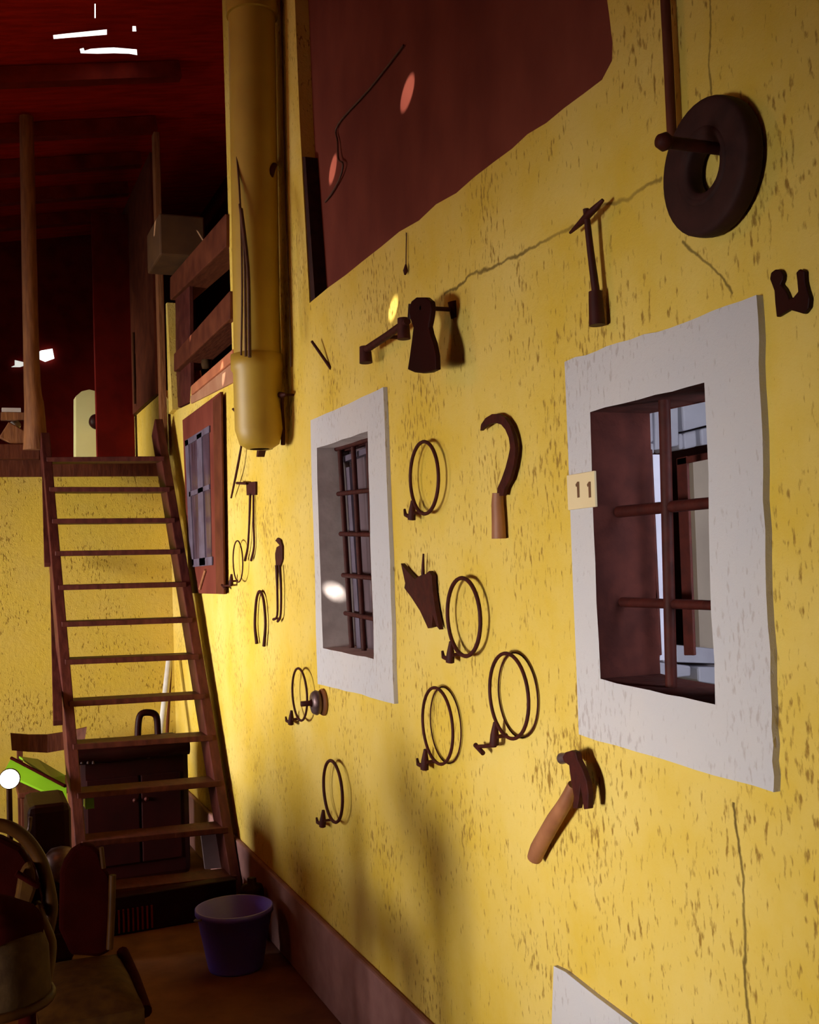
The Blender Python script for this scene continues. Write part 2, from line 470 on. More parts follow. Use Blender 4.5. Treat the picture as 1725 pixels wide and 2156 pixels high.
# outer face of the masonry so the wall is a closed thick thing
wv2, wf2 = cdt_face([(-3, 0), (9.8, 0), (9.8, 5.0), (-3, 5.0)], [[(1.3, .75), (3.1, .75), (3.1, 2.55), (1.3, 2.55)], LO_2])
mb.add([(D + 0.25, p[0], p[1]) for p in wv2], wf2)
struct('wall_right', mb, M_WALL)

struct('floor', MB().bb((-3, -3, -0.1), (D + .6, 10.2, 0)), M_FLOOR)
struct('baseboard_right', MB().bb((D - 0.025, -2.9, 0), (D, YB, 0.30)), M_PLINTH, 0.008)
# far wall below the loft
vb, fb = cdt_face([(-3, 0), (D, 0), (D, ZL - .1), (-3, ZL - .1)], [])
struct('wall_back', MB().bb((-3, YB, 0), (D, YB + 0.25, ZL - 0.1)), M_BACK)
# left wall with the yard doorway, and the wall behind the viewer with its gate
lw, lf = cdt_face([(-3, 0), (10.2, 0), (10.2, 3.6), (-3, 3.6)], [[(4.1, 0.85), (5.9, 0.85), (5.9, 1.75), (4.1, 1.75)], [(.75, .75), (1.55, .75), (1.55, 1.75), (.75, 1.75)]])
mbl = MB().add([(-3, p[0], p[1]) for p in lw], lf).add([(-3.25, p[0], p[1]) for p in lw], lf)
struct('wall_left', mbl, M_TIMBER)
struct('door_1', MB().bb((-3.32, 4.05, 0), (-3.26, 5.95, .87)), M_DARK)
struct('unseen_shade_wall', MB().bb((-.95, 2.9, 0), (-.75, 5.0, 1.02)), M_TIMBER, .01)  # unseen low wall, added to shade the foot of the yellow wall
struct('wall_front', MB().bb((-3.2, -3.2, 0), (D + .25, -3, 4.9)), M_TIMBER)
# roof with gaps: slits where tiles have slipped and small round holes that let sun spots in
slits = [[(112, 74), (137, 71), (225, 62), (225, 73), (137, 80), (113, 82)],
         [(168, 103), (176, 101), (178, 107), (190, 103), (215, 101), (240, 100), (288, 104), (289, 116), (272, 113), (240, 112), (205, 113), (170, 112)],
         [(279, 55), (286, 55), (287, 66), (279, 66)],
         [(199, 8), (201.5, 8), (201.5, 38), (199, 38)]]
holes = []
for s_ in slits: holes.append([tuple(roofpt(*p).xy) for p in s_])
spots = [((828, 650), .020, .038, 0), ((702, 1240), .036, .017, None), ((860, 203), .028, .055, -.06), ((703, 362), .028, .042, -.06), ((466, 780), .028, .034, .027), ((401, 709), .014, .026, 0.03)]
for (px, py), rx, ry, off in spots:
    P = wp(px, py, off) if off is not None else yp(px, py, wp(680, 1240).y - .028)
    t = (4.35 + K * P.x - P.z) / (SUN_DIR.z - K * SUN_DIR.x)
    H = P + SUN_DIR * t
    holes.append([(H.x + rx * math.cos(k * math.pi / 8), H.y + ry * math.sin(k * math.pi / 8)) for k in range(16)])
rv, rf = cdt_face([(-3.3, -3.3), (2.2, -3.3), (2.2, 11.5), (-3.3, 11.5)], holes)
mb = MB().add([(p[0], p[1], ROOF(p[0])) for p in rv], rf)
struct('ceiling', mb, M_ROOF)

# rafters rising towards the yellow wall and two purlins
slit_y = [p[1] for h in holes[:len(slits)] for p in h]
spot_y = [sum(p[1] for p in h) / len(h) for h in holes[len(slits):]]
y = 2.4
while y < 9.6:
    if not any(-.5 < y - q < .12 for q in slit_y) and not any(-.16 < y - q < .3 for q in spot_y) and not (4.35 < y < 4.9 or 6.8 < y < 7.2):
        y2 = y + random.uniform(-.03, .03)
        single('rafter', MB().bar((-2.95, y2, ROOF(-2.95) - .055), (D - .02, y2 + random.uniform(-.06, .06), ROOF(D) - .055), 0.09, 0.09), M_RAFTER,
               'dark roof rafter crossing the black ceiling above the loft', 'rafter', 'roof rafters')
        y += .62
    else:
        y += .04

# loft
struct('trim_1', MB().bb((-3, YB - 0.03, ZL - 0.12), (D, 9.8, ZL)), M_TIMBER, 0.005)
struct('wall_loft_back', MB().bb((-3.2, 9.8, 0), (2.2, 10.0, 4.95)), M_DARK)
struct('wall_loft_side', MB().bb((2.0, 4.2, 1.6), (2.1, 9.8, 4.9)), M_DARK)
struct('trim_2', MB().bb((D + .25, 4.3, 2.0), (2.05, 9.8, 2.1)), M_DARK)
struct('trim_3', MB().bb((D + .25, 4.2, 2.0), (2.05, 4.3, 4.9)), M_DARK)

def loft_box(mb, x0, y0, x1, y1, yd, th):  # box standing at depth yd whose front covers the rectangle
    a, b = yp(x0, y1, yd), yp(x1, y0, yd)
    return mb.bb((a.x, yd, a.z), (b.x, yd + th, b.z))
# rough post at the loft edge
P0, P1, P2, P3 = yp(74, 948, 6.98), yp(72, 860, 6.98), yp(66, 760, 6.98), yp(62, 560, 6.98)
P3.z = ROOF(P3.x) - .02
single('timber_post', MB().tube(*smooth([P0, P1, P2, P3], [.075, .060, .048, .042], 5), n=9), M_POST,
       'rough weathered timber post standing at the loft edge left of the ladder', 'post', bevel=0)
q = yp(85, 945, 6.95)
single('sill_beam', MB().bb((-2.9, 6.98, ZL - .02), (q.x, 7.10, ZL + .07)), M_TIMBER, 'brown timber sill beam along the loft edge above the yellow far wall', 'beam', bevel=.006)
a, b = yp(8, 905, 7.02), yp(60, 935, 7.02)
single('brace', MB().bar(a, b, .05, .11), M_POST, 'short pale brown brace leaning against the foot of the loft post', 'brace', bevel=.006)
mb = MB(); loft_box(mb, 2, 868, 58, 884, 7.03, .05)
single('loft_rail', mb, M_POST, 'short horizontal rail to the left of the weathered loft post', 'rail', bevel=.004)
mb = MB(); loft_box(mb, 4, 859, 44, 867, 7.03, .05)
single('pale_board', mb, M_WHITEPOLE, 'thin pale board lying on the short loft rail', 'board')
mb = MB(); a = yp(22, 888, 7.5); mb.lathe([(0, 0), (.035, 0), (.036, .02), (.03, .06), (0.0, .062)], yp(24, 904, 7.10), (0.5, .5, .6), 14)
single('white_cup', mb, M_WHITEPOLE, 'small white cup lying behind the loft brace', 'cup')
# gable openings of the loft (daylight)
def gap(px, yd):
    pts = [yp(x, y, yd) for x, y in px]
    return pts
mbg = MB().prism([yp(x, y, 9.78) for x, y in ((78, 744), (86, 739), (110, 735), (114, 755), (95, 762), (79, 755))], (0, -.02, 0))
M_SKYPANE = pmat('lit_window_pane', (0.8, 0.8, 0.8), None, 0.5, scale=3, bump=0, emit=((1, 1, .97), 2.0))
struct('window_4', mbg, M_SKYPANE)
mbg = MB().prism([yp(x, y, 9.78) for x, y in ((24, 773), (31, 770), (31, 759), (52, 764), (54, 769), (42, 773))], (0, -.02, 0))
struct('window_5', mbg, pmat('lit_dusty_pane', (0.8, 0.8, 0.75), None, 0.5, scale=3, bump=0, emit=((1, 1, .92), .7)))
# pale plastered pier seen through the loft, with a round thing hung on it
a, b = yp(160, 966, 9.0), yp(206, 822, 9.0)
struct('trim_4', MB().prism([yp(x, y, 9.0) for x, y in ((160, 975), (160, 834), (172, 824), (188, 820), (203, 824), (207, 975))], (0, .2, 0)), M_PALE)
single('wall_bell', MB().lathe([(0, -.05), (.045, -.045), (.062, 0), (.058, .05), (0, .055)], yp(203, 888, 8.93), (0.3, -1, 0), 20), M_BLACK,
       'small dark round bell hanging in front of the pale loft pier', 'bell')
a = yp(205, 968, 8.4); b = yp(276, 600, 8.4)
struct('door_2', MB().bb((a.x, 8.4, ZL), (b.x, 8.46, 4.3)), M_DARK, .004)
# yellow wall continues beside the loft (inner face is wall_right); a dark sheet stands in for the shade on its upper part
c0 = wp(288, 830, .0)
struct('loft_wall_shade', MB().bb((D - .03, 7.35, wp(330, 836).z), (D - .005, 9.75, 4.4)), M_TIMBER)
for (x0, y0, x1, y1, rr, lb) in ((281, 700, 284, 850, .008, 'thin rod leaning in the dark loft corner, nearer the door'), (285, 745, 289, 855, .006, 'short thin rod leaning beside the long one in the loft corner')):
    single('loft_rod', MB().tube([yp(x0, y0, 8.2), yp(x1, y1, 8.2)], rr, 8), M_BRASS, lb, 'rod')
# corner post between loft and yellow wall
a = yp(340, 900, 7.0)
single('corner_post', MB().bb((yp(336, 800, 7.0).x, 6.98, ZL), (yp(349, 800, 7.0).x, 7.06, 4.4)), M_POST, 'slim brown post in the corner where the loft meets the yellow wall', 'post', bevel=.004)
a = wp(352, 500, 0.12); b = wp(402, 520, 0.12)
single('corbel', MB().bb((D - .16, yp(400, 520, 6.3).y, 3.42), (D + .1, 6.75, 3.66)), M_CORBEL, 'stubby yellowish beam end jutting from the wall top above the loft opening', 'beam end', bevel=.01)

single('plaster_edge', MB().wprism([(349, 640), (352, 637), (363, 862), (355, 872)], -.02, .03), M_WALL, 'narrow yellow plaster edge rising beside the slim corner post', 'plaster edge')
# timbers crossing the loft opening in the yellow wall
def wall_bar(px4, off0, off1):
    return MB().wprism(px4, off0, off1)
single('cross_beam', wall_bar([(366, 745), (483, 612), (483, 672), (366, 783)], -0.12, 0.03), M_TIMBER, 'lower brown beam crossing the dark opening above the shuttered window', 'beam', 'beams across the loft opening', .006)
single('cross_beam', wall_bar([(358, 585), (475, 450), (475, 520), (358, 632)], -0.12, 0.02), M_TIMBER, 'upper brown beam crossing the dark opening beside the flue pipe', 'beam', 'beams across the loft opening', .006)
struct('trim_6', wall_bar([(402, 812), (489, 735), (489, 760), (402, 832)], -0.22, 0.025), M_RED, .006)
struct('trim_7', wall_bar([(401, 833), (500, 755), (500, 800), (401, 850)], -0.05, 0.012), M_PINK, .004)
single('shutter_board', wall_bar([(369, 607), (398, 580), (401, 846), (371, 860)], -0.03, -0.005), M_LADDER, 'dark upright boards closing the far end of the loft opening', 'boards', bevel=.004)
for px, py, rr, nm, lb in ((435, 762, .03, 'loft_jar', 'small pale jar standing on the red brick sill of the opening'), (408, 795, .05, 'loft_jug', 'stout pale brown jug standing at the far end of the brick sill')):
    o_ = wp(px, py + 14, -.08)
    single(nm, MB().lathe([(0, 0), (rr * .8, 0), (rr, rr * .8), (rr * .9, rr * 1.7), (rr * .5, rr * 2.2), (rr * .55, rr * 2.6), (0, rr * 2.6)], o_, (0, 0, 1), 18), M_CREAM if rr < .04 else M_PINK, lb, 'jar' if rr < .04 else 'jug')

# ------------------------------------------------------------------ windows
def surround(root, outer, i2, n, amp, name='surround'):
    o2 = [yz(wp(*p, .014)) for p in rough_poly(outer, n, amp)]
    v, f = cdt_face(o2, [i2])
    mb = MB().add([(D - .014, p[0], p[1]) for p in v], f)
    k = len(o2); mb.add([(D - .014, *p) for p in o2] + [(D + .002, *p) for p in o2], [(i, (i + 1) % k, (i + 1) % k + k, i + k) for i in range(k)])
    return part(name, mb, M_WHITE, root)
# nearer window
w1 = struct_root('window_1', wp(1410, 1480))
surround(w1, [(1189, 762), (1300, 722), (1440, 680), (1593, 621), (1603, 860), (1612, 1180), (1626, 1500), (1629, 1668), (1420, 1606), (1219, 1546)], W1_2, 5, 2.2)
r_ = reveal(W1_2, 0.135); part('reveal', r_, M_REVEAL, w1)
part('bar', MB().wtube([(1399, 838, -.045), (1414, 1446, -.045)], 12.5, 12), M_IRON, w1)
part('bar', MB().wtube([(1250, 1083, -.05), (1506, 1058, -.05)], 12.5, 12), M_IRON, w1)
part('bar', MB().wtube([(1262, 1266, -.05), (1514, 1275, -.05)], 10.5, 12), M_IRON, w1)
def xprism(mb, px, x, th):
    return mb.prism([xp(a, b, x) for a, b in px], (th, 0, 0))
XS = D + 0.135
sash = MB()
for px in ([(1322, 880), (1350, 876), (1378, 1400), (1345, 1400)], [(1357, 950), (1370, 946), (1390, 1380), (1376, 1380)], [(1424, 965), (1446, 960), (1462, 1380), (1440, 1380)],
           [(1300, 862), (1520, 806), (1521, 838), (1301, 884)], [(1320, 945), (1345, 945), (1349, 960), (1322, 960)], [(1425, 965), (1512, 948), (1512, 962), (1425, 980)]):
    xprism(sash, px, XS, .006)
part('sash_frame', sash, M_IRON, w1, .002)
xprism(mb := MB(), [(1350, 960), (1356, 958), (1374, 1385), (1366, 1385)], XS + .005, .02); part('glazing_bead', mb, M_BLUEWOOD, w1)
xprism(mb := MB(), [(1362, 960), (1372, 957), (1386, 1270), (1390, 1390), (1378, 1390)], XS + .05, .035); part('pale_jamb', mb, M_STONE, w1)
# court behind the opening: a wall of pale blocks above, rendered wall, pale stones below
YCT = 2.5
for px in ([(1300, 880), (1376, 862), (1378, 930), (1304, 940)], [(1379, 861), (1429, 850), (1431, 938), (1380, 948)], [(1437, 847), (1570, 812), (1571, 874), (1440, 908)],
           [(1440, 912), (1467, 905), (1469, 940), (1442, 946)], [(1476, 903), (1575, 880), (1576, 920), (1478, 938)], [(1430, 912), (1438, 912), (1440, 946), (1431, 946)], [(1330, 936), (1378, 932), (1380, 955), (1332, 962)]):
    part('block', MB().prism([yp(x, y, YCT) for x, y in px], (0, .12, 0)), M_STONE, w1, .006)
for px in ([(1424, 1358), (1512, 1366), (1513, 1398), (1425, 1395)], [(1340, 1388), (1405, 1396), (1456, 1402), (1456, 1424), (1400, 1430), (1342, 1412)], [(1470, 1404), (1560, 1405), (1561, 1450), (1472, 1436)], [(1395, 1360), (1422, 1356), (1424, 1395), (1396, 1395)]):
    part('block', MB().prism([yp(x, y, YCT - .06) for x, y in px], (0, .12, 0)), M_STONE, w1, .006)
part('court_wall', MB().prism([yp(x, y, YCT + .02) for x, y in [(1459, 960), (1590, 935), (1600, 1410), (1475, 1390)]], (0, .05, 0)), M_CURTAIN, w1)
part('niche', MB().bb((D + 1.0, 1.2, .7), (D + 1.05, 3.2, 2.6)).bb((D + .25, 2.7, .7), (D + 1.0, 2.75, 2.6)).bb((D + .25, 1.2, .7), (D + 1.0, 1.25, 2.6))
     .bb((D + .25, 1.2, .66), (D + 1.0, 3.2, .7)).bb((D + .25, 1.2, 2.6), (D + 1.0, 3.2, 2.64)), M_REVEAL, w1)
# house number plate
hn = thing('number_plate', 'cream house number plate reading 11 on the white window surround', 'sign', wp(1230, 1073, .014))
pl = [wp(x, y, .014) for x, y in ((1198, 1001), (1256, 991), (1259, 1067), (1201, 1074))]
part('plate', MB().prism(pl, (-.006, 0, 0)), M_PLATE, hn, .0015)
for cx in (1217, 1241):
    part('digit', MB().prism([wp(x, y, .020) for x, y in ((cx - 4, 1020), (cx, 1014), (cx + 3, 1014), (cx + 4, 1047), (cx, 1048), (cx - 1, 1023), (cx - 3, 1025))], (-.0012, 0, 0)), M_INK, hn)

# farther window
w2 = struct_root('window_2', wp(740, 1390))
surround(w2, [(654, 885), (735, 850), (807, 815), (818, 1100), (830, 1482), (745, 1458), (669, 1440)], W2_2, 5, 1.2)
part('reveal', reveal(W2_2, 0.12), M_REVEAL2, w2)
for (a, b) in (((716, 948), (741, 1364)), ((744, 936), (767, 1370)), ((775, 920), (793, 1378))):
    part('bar', MB().wtube([(*a, -.07), (*b, -.07)], 5.8, 10), M_IRON, w2)
for ya, yb in ((946, 922), (1040, 1031), (1124, 1126), (1211, 1218), (1291, 1305)):
    part('bar', MB().wtube([(707 + (ya - 946) * .06, ya, -.062), (790 + (ya - 946) * .02, yb, -.062)], 5, 10), M_IRON, w2)
part('lintel', MB().wprism([(690, 940), (800, 902), (800, 925), (690, 962)], -.085, -.115), M_IRON, w2)
part('pane', MB().bb((D + .11, 3.0, .9), (D + .118, 4.5, 2.6)), M_GLASS, w2)
part('mullion', MB().wprism([(727, 985), (735, 983), (760, 1365), (751, 1365)], -.085, -.105), M_BLUEWOOD, w2)
part('transom', MB().wprism([(720, 962), (790, 936), (790, 948), (720, 974)], -.085, -.105), M_BLUEWOOD, w2)
# far shuttered window beside the ladder
w3 = struct_root('window_3', wp(440, 1250))
W3 = [(384, 884), (463, 825), (471, 1251), (398, 1249)]
part('frame', MB().wprism(W3, 0, .018), M_BOARD, w3, .004)
part('shutter', MB().wprism([(448, 842), (465, 828), (471, 1250), (455, 1250)], .018, .028), M_TIMBER, w3, .003)
sash3 = part('pane', MB().wprism([(391, 932), (440, 902), (446, 1188), (401, 1192)], .018, .021), M_BLUEGLASS, w3)
for px in ([(389, 928), (440, 896), (440, 910), (390, 940)], [(389, 928), (396, 925), (408, 1190), (400, 1192)], [(414, 916), (424, 910), (432, 1190), (420, 1191)], [(398, 1036), (440, 1020), (440, 1030), (398, 1046)],
           [(403, 1178), (446, 1172), (446, 1190), (404, 1194)]):
    part('glazing_bar', MB().wprism(px, .021, .027), M_BLUEWOOD, sash3)
part('latch', MB().wtube([(421, 1240, .024), (433, 1200, .024)], 3), M_HANDLE, w3)
# brown boards in the recess
pb = struct_root('window_6', wp(660, 630))
bp = [(D + .055, a, b) for a, b in pan2]
v_, f_ = cdt_face([(min(p[0] for p in pan2) - .05, min(p[1] for p in pan2) - .05), (max(p[0] for p in pan2) + .05, min(p[1] for p in pan2) - .05), (max(p[0] for p in pan2) + .05, 4.4), (min(p[0] for p in pan2) - .05, 4.4)], [])
part('board', MB().add([(D + .055, p[0], p[1]) for p in v_], f_).add([(D + .08, p[0], p[1]) for p in v_], f_), M_BOARD, pb)
part('jamb_strip', MB().wprism([(634, 330), (643, 330), (664, 636), (652, 640)], -.054, -.005), M_RUBBER, pb)
single('panel_cable', MB().wtube([(850, 95, -.048), (780, 185, -.048), (712, 262, -.048), (711, 300, -.045), (713, 335, -.04), (722, 345, -.04), (717, 372, -.045), (700, 405, -.048), (685, 425, -.05)], 2.2, 8, 5), M_CABLE,
       'thin dark cable looping down across the brown boarded panel', 'cable')
# corner of a third white surround low on the wall
struct('trim_8', MB().prism([wp(x, y, .012) for x, y in ((1166, 2034), (1190, 2046), (1250, 2094), (1330, 2154), (1600, 2340), (1610, 2700), (1180, 2420), (1162, 2150))], (.012, 0, 0)), M_WHITE)

# ------------------------------------------------------------------ flue pipe
fp = thing('flue_pipe', 'yellow painted flue pipe running down the wall beside the boarded panel', 'pipe', wp(545, 940, .12))
PY = 4.62
def on_pipe(px, py, off):
    return wp(px, py, off)
def pipe_seg(r0, ytop_px, ybot_px, cxt, cxb, off, z_top=None, extra=0):
    a, b = wp(cxt, ytop_px, off), wp(cxb, ybot_px, off)
    return a, b
a, b = wp(530, 20, .12), wp(542, 760, .12)
d_ = (a - b).normalized(); a2 = a + d_ * .6
part('pipe', MB().tube([b, a2], m(49, b), 28), M_PIPE, fp)
j0, j1 = wp(528, -30, .12), wp(531, 36, .12)
part('joint', MB().tube([j1, j0], m(54, j1), 28), M_PIPE, fp)
a, b = wp(541, 748, .12), wp(546, 905, .12); c_ = wp(548, 945, .12)
mb = MB()
r1 = m(52, a)
mb.lathe([(r1 * .9, 0), (r1 * 1.06, .0), (r1 * 1.06, -.06), (r1 * .98, -.07), (r1 * .97, -(a - b).length), (r1 * .80, -(a - c_).length * .95), (r1 * .5, -(a - c_).length), (r1 * .4, -(a - c_).length)], a, (0, 0, 1), 28)
part('collar', mb, M_PIPE, fp)

single('drain_pipe', MB().wtube([(566, -30, .05), (574, 300, .05), (578, 560, .05), (583, 748, .04), (576, 800, .03)], [9, 9, 9, 9, 6], 12, 4), M_TIMBER, 'narrow dark red pipe running down close behind the yellow flue', 'pipe')
single('wall_cable', MB().wtube([(592, -20, .008), (597, 200, .008), (603, 450, .008), (612, 700, .008), (613, 772, .008)], 2.0, 8, 4), M_CABLE, 'long thin cable hanging on the wall right of the flue', 'cable')
def front_cable(pts, r, lab, g=None):
    return single('flue_cable', MB().wtube(pts, r, 8, 4), M_CABLE, lab, 'cable', g)
front_cable([(488, 150, .20), (497, 300, .20), (506, 430, .20), (510, 600, .20), (508, 748, .21)], 2.2, 'leftmost dark cable hanging down the front of the yellow flue')
front_cable([(505, 430, .21), (514, 520, .21), (517, 640, .21), (518, 750, .22)], 3.0, 'middle dark cable hanging down the front of the yellow flue')
front_cable([(508, 440, .215), (522, 560, .215), (525, 680, .215), (526, 752, .22)], 4.0, 'rightmost and thickest dark cable hanging down the front of the yellow flue')
single('pipe_bracket', MB().wtube([(578, 345, .0), (576, 350, .06), (568, 385, .07), (566, 420, .06)], [6, 7, 5, 4], 8, 4), M_IRON, 'dark iron bracket holding the pipes near the top of the flue', 'bracket')

# ------------------------------------------------------------------ tools on the wall
def ring_clamp(cx, cy, h, band, screw, label, off=.03, double=False):
    o = thing('ring_clamp', label, 'clamp', wp(cx, cy + h / 2, 0), 'iron ring clamps on the wall')
    c = wp(cx, cy, off); R = m(h / 2 - band / 2, c); t = m(band / 2, c)
    K = 40
    mk = lambda cc, RR: [cc + Vector((0, RR * math.cos(2 * math.pi * k / K), RR * math.sin(2 * math.pi * k / K))) for k in range(K)]
    part('hoop', MB().tube(mk(c, R), t, 8, closed=True), M_IRON, o)
    if double:
        c2 = c + Vector((.024, 0, 0))
        part('wire_hoop', MB().tube(mk(c2, R * 1.0), t * .45, 8, closed=True), M_IRON, o)
    sc = h / 160.0
    ax, ay = cx - 22 * sc, cy + 0.40 * h       # lower left of the hoop, where the jaw sits
    jaw = part('jaw', MB().wtube([(ax - 2 * sc, ay - 16 * sc, off), (ax - 3 * sc, ay + 8 * sc, off), (ax - 4 * sc, ay + 24 * sc, off)], [4 * sc, 8.5 * sc, 9 * sc], 8), M_IRON, o)
    if screw == 'long':
        part('screw', MB().wtube([(ax - 2 * sc, ay + 26 * sc, off), (ax - 34 * sc, ay + 28 * sc, off)], 3.5 * sc), M_IRON, jaw)
        part('wing', MB().wtube([(ax - 38 * sc, ay + 25 * sc, off), (ax - 24 * sc, ay + 40 * sc, off)], 4.5 * sc), M_IRON, jaw)
    else:
        part('screw', MB().wtube([(ax - 2 * sc, ay + 20 * sc, off), (ax - 17 * sc, ay + 14 * sc, off), (ax - 19 * sc, ay + 2 * sc, off)], [6 * sc, 4 * sc, 2.5 * sc]), M_IRON, jaw)
    part('peg', MB().tube([wp(ax, ay + 10 * sc, off), Vector((D + .005, wp(ax, ay + 10 * sc, off).y, wp(ax, ay + 10 * sc, off).z))], .005, 8), M_IRON, o)
    return o
ring_clamp(893, 1006, 160, 8, 's', 'iron ring clamp high on the wall, between the far window and the sickle')
ring_clamp(976, 1299, 173, 9, 's', 'iron ring clamp beside the jagged trowel blade')
ring_clamp(1071, 1465, 186, 8, 'long', 'largest iron ring clamp, left of the near window, with a long screw at its foot', double=True)
ring_clamp(921, 1528, 166, 7, 's', 'double ringed clamp below the jagged trowel blade', double=True)
ring_clamp(701, 1666, 134, 7, 's', 'lowest iron ring clamp, below the far window')
ring_clamp(631, 1462, 114, 5, 's', 'small iron ring clamp beside the round knob under the far window')
ring_clamp(501, 1182, 90, 3, 'long', 'thin small ring clamp just right of the shuttered window')

# round knob beside the small ring
kb = thing('round_knob', 'grey and brown round porcelain knob standing out from the wall below the far window', 'knob', wp(680, 1500))
ko = Vector((D, wp(683, 1478).y, wp(683, 1478).z))
k_ = 1.3
part('base', MB().lathe([(r * k_, h) for r, h in [(0, 0), (.036, 0), (.039, .006), (.036, .014), (.02, .018)]], ko, (-1, 0, 0), 24), M_HANDLE, kb)
part('disc', MB().lathe([(r * k_, h) for r, h in [(.015, .014), (.032, .020), (.036, .032), (.030, .046), (.012, .05)]], ko, (-1, 0, 0), 24), M_STEEL, kb, label='grey disc')
part('neck', MB().lathe([(.014, .045), (.010, .058), (.010, .09), (0, .091)], ko, (-1, 0, 0), 14), M_IRON, kb)

# open loop
single('iron_loop', MB().wtube([(541, 1355, .014), (537, 1320, .014), (538, 1285, .014), (541, 1258, .014), (547, 1245, .014), (554, 1258, .014), (558, 1290, .014), (559, 1320, .014), (556, 1360, .014)], [4, 3, 3, 3, 3.2, 3, 3, 3, 4], 8, 5), M_IRON,
       'open horseshoe shaped iron loop on the wall below the thin small ring clamp', 'iron loop')
# pincers
pc = thing('pincers', 'long handled iron pincers hanging left of the far window', 'pincers', wp(585, 1308))
part('jaws', MB().wprism([(579, 1138), (584, 1132), (590, 1136), (594, 1150), (594, 1178), (588, 1196), (581, 1196), (579, 1165), (582, 1152), (588, 1148)], 0, .009), M_IRON, pc, .002)
part('handle', MB().wtube([(583, 1190, .015), (584, 1240, .015), (584, 1295, .015), (576, 1304, .015)], [4.5, 2.6, 2.4, 3], 8, 4), M_IRON, pc)
part('handle', MB().wtube([(589, 1190, .015), (592, 1240, .015), (591, 1295, .015), (585, 1308, .015)], [3.5, 2.6, 2.4, 3], 8, 4), M_IRON, pc)
single('wall_hook', MB().wprism([(537, 930), (543, 936), (560, 934), (560, 946), (546, 949), (543, 962), (540, 962), (541, 948)], 0, .03), M_IRON, 'small dark iron hook on the wall just under the flue collar', 'hook')
# tongs with block head
tg = thing('tongs', 'iron tongs with a square head hanging below the flue pipe', 'tongs', wp(525, 1180))
part('head', MB().wprism([(518, 1016), (537, 1014), (537, 1042), (519, 1043)], 0, .012), M_IRON, tg, .003)
part('handle', MB().wtube([(527, 1040, .015), (525, 1100, .015), (522, 1150, .015), (516, 1180, .015)], [3, 2.3, 2.3, 3], 8, 4), M_IRON, tg)
part('handle', MB().wtube([(534, 1040, .010), (534, 1100, .010), (535, 1150, .010), (529, 1180, .010)], [2.5, 2.3, 2.3, 3], 8, 4), M_IRON, tg)
part('crossbar', MB().wtube([(499, 1017, .03), (520, 1018, .02)], 2.8, 8), M_IRON, tg)
single('iron_rod', MB().wtube([(512, 918, .02), (500, 985, .035), (487, 1048, .02)], [2, 2.8, 2], 8, 4), M_IRON, 'thin slanting iron rod on the wall under the flue pipe', 'rod')
single('wall_nail', MB().wtube([(490, 860, .02), (500, 872, 0)], [2.6, 2.2], 8), M_IRON, 'small nail in the wall left of the flue collar', 'nail')
# hammer beside the flue
hm = thing('narrow_hammer', 'narrow iron hammer hanging beside the collar of the flue', 'hammer', wp(590, 935))
part('head', MB().wtube([(584, 832, .05), (587, 831, .05), (596, 832, .045), (602, 830, .04)], [3, 6.5, 6.5, 2.5], 8), M_IRON, hm)
part('handle', MB().wtube([(594, 832, .045), (595, 870, .035), (596, 905, .03), (596, 936, .025)], [3.2, 3.6, 5, 5], 10), M_IRON, hm)
part('peg', MB().tube([wp(596, 831, .045), Vector((D + .004, wp(596, 831, .045).y, wp(596, 831, .045).z))], .005, 8), M_IRON, hm)
# spike
single('iron_spike', MB().wtube([(657, 719, .035), (697, 776, .0)], [3, 3.6], 8), M_IRON, 'slanting iron spike driven in the wall above the far window', 'spike')
# bar with two stubs
sb = thing('double_stub_bar', 'dark bar with two stubby ends hanging to the left of the axe head', 'bar', wp(800, 765))
part('bar', MB().wtube([(768, 738, .05), (815, 707, .05), (858, 676, .05)], 8, 10), M_IRON, sb)
part('stub', MB().wtube([(769, 730, .05), (771, 764, .05)], [12, 14], 14), M_IRON, sb)
part('stub', MB().wtube([(849, 670, .05), (851, 714, .05)], [12, 14], 14), M_IRON, sb)
part('peg', MB().tube([wp(812, 709, .05), Vector((D + .004, wp(812, 709, .05).y, wp(812, 709, .05).z))], .006, 8), M_IRON, sb)
# axe head on its peg
ah = thing('axe_head', 'large black iron axe head hung on a wall peg above the ring clamps', 'axe head', wp(890, 786))
ax_out = [(866, 634), (876, 626), (896, 626), (906, 634), (908, 650), (906, 668), (902, 688), (905, 702), (912, 722), (917, 748), (918, 778), (905, 784), (889, 786), (872, 784), (858, 778), (863, 745), (867, 715), (870, 690), (864, 672), (861, 655)]
part('blade', MB().wprism(ax_out, .085, .10), M_BLACK, ah, .003)
part('eye', MB().tube([wp(868, 640, .088), wp(866, 672, .088)], m(8, wp(885, 650, .08)), 14), M_BLACK, ah)
axe_peg = part('peg', MB().tube([wp(885, 648, .10), Vector((D + .005, wp(885, 648, .10).y, wp(885, 648, .10).z))], m(4.5, wp(900, 650)), 10), M_IRON, ah)
pk = Vector((D, wp(885, 648, .10).y, wp(885, 648, .10).z))
part('peg_plate', MB().tube([pk + Vector((0.004, 0, -.022)), pk + Vector((-.004, 0, .022))], .014, 10), M_IRON, axe_peg)
# plumb bob
pbb = thing('plumb_bob', 'tiny plumb bob hanging on a thin cord under the boarded panel', 'plumb bob', wp(854, 578))
part('cord', MB().wtube([(856, 490, .005), (855, 565, .008)], 1.3, 6), M_CABLE, pbb)
part('bob', MB().wtube([(855, 556, .01), (854, 570, .01), (853, 579, .01)], [1.5, 5.5, 1.5], 10, 4), M_IRON, pbb)
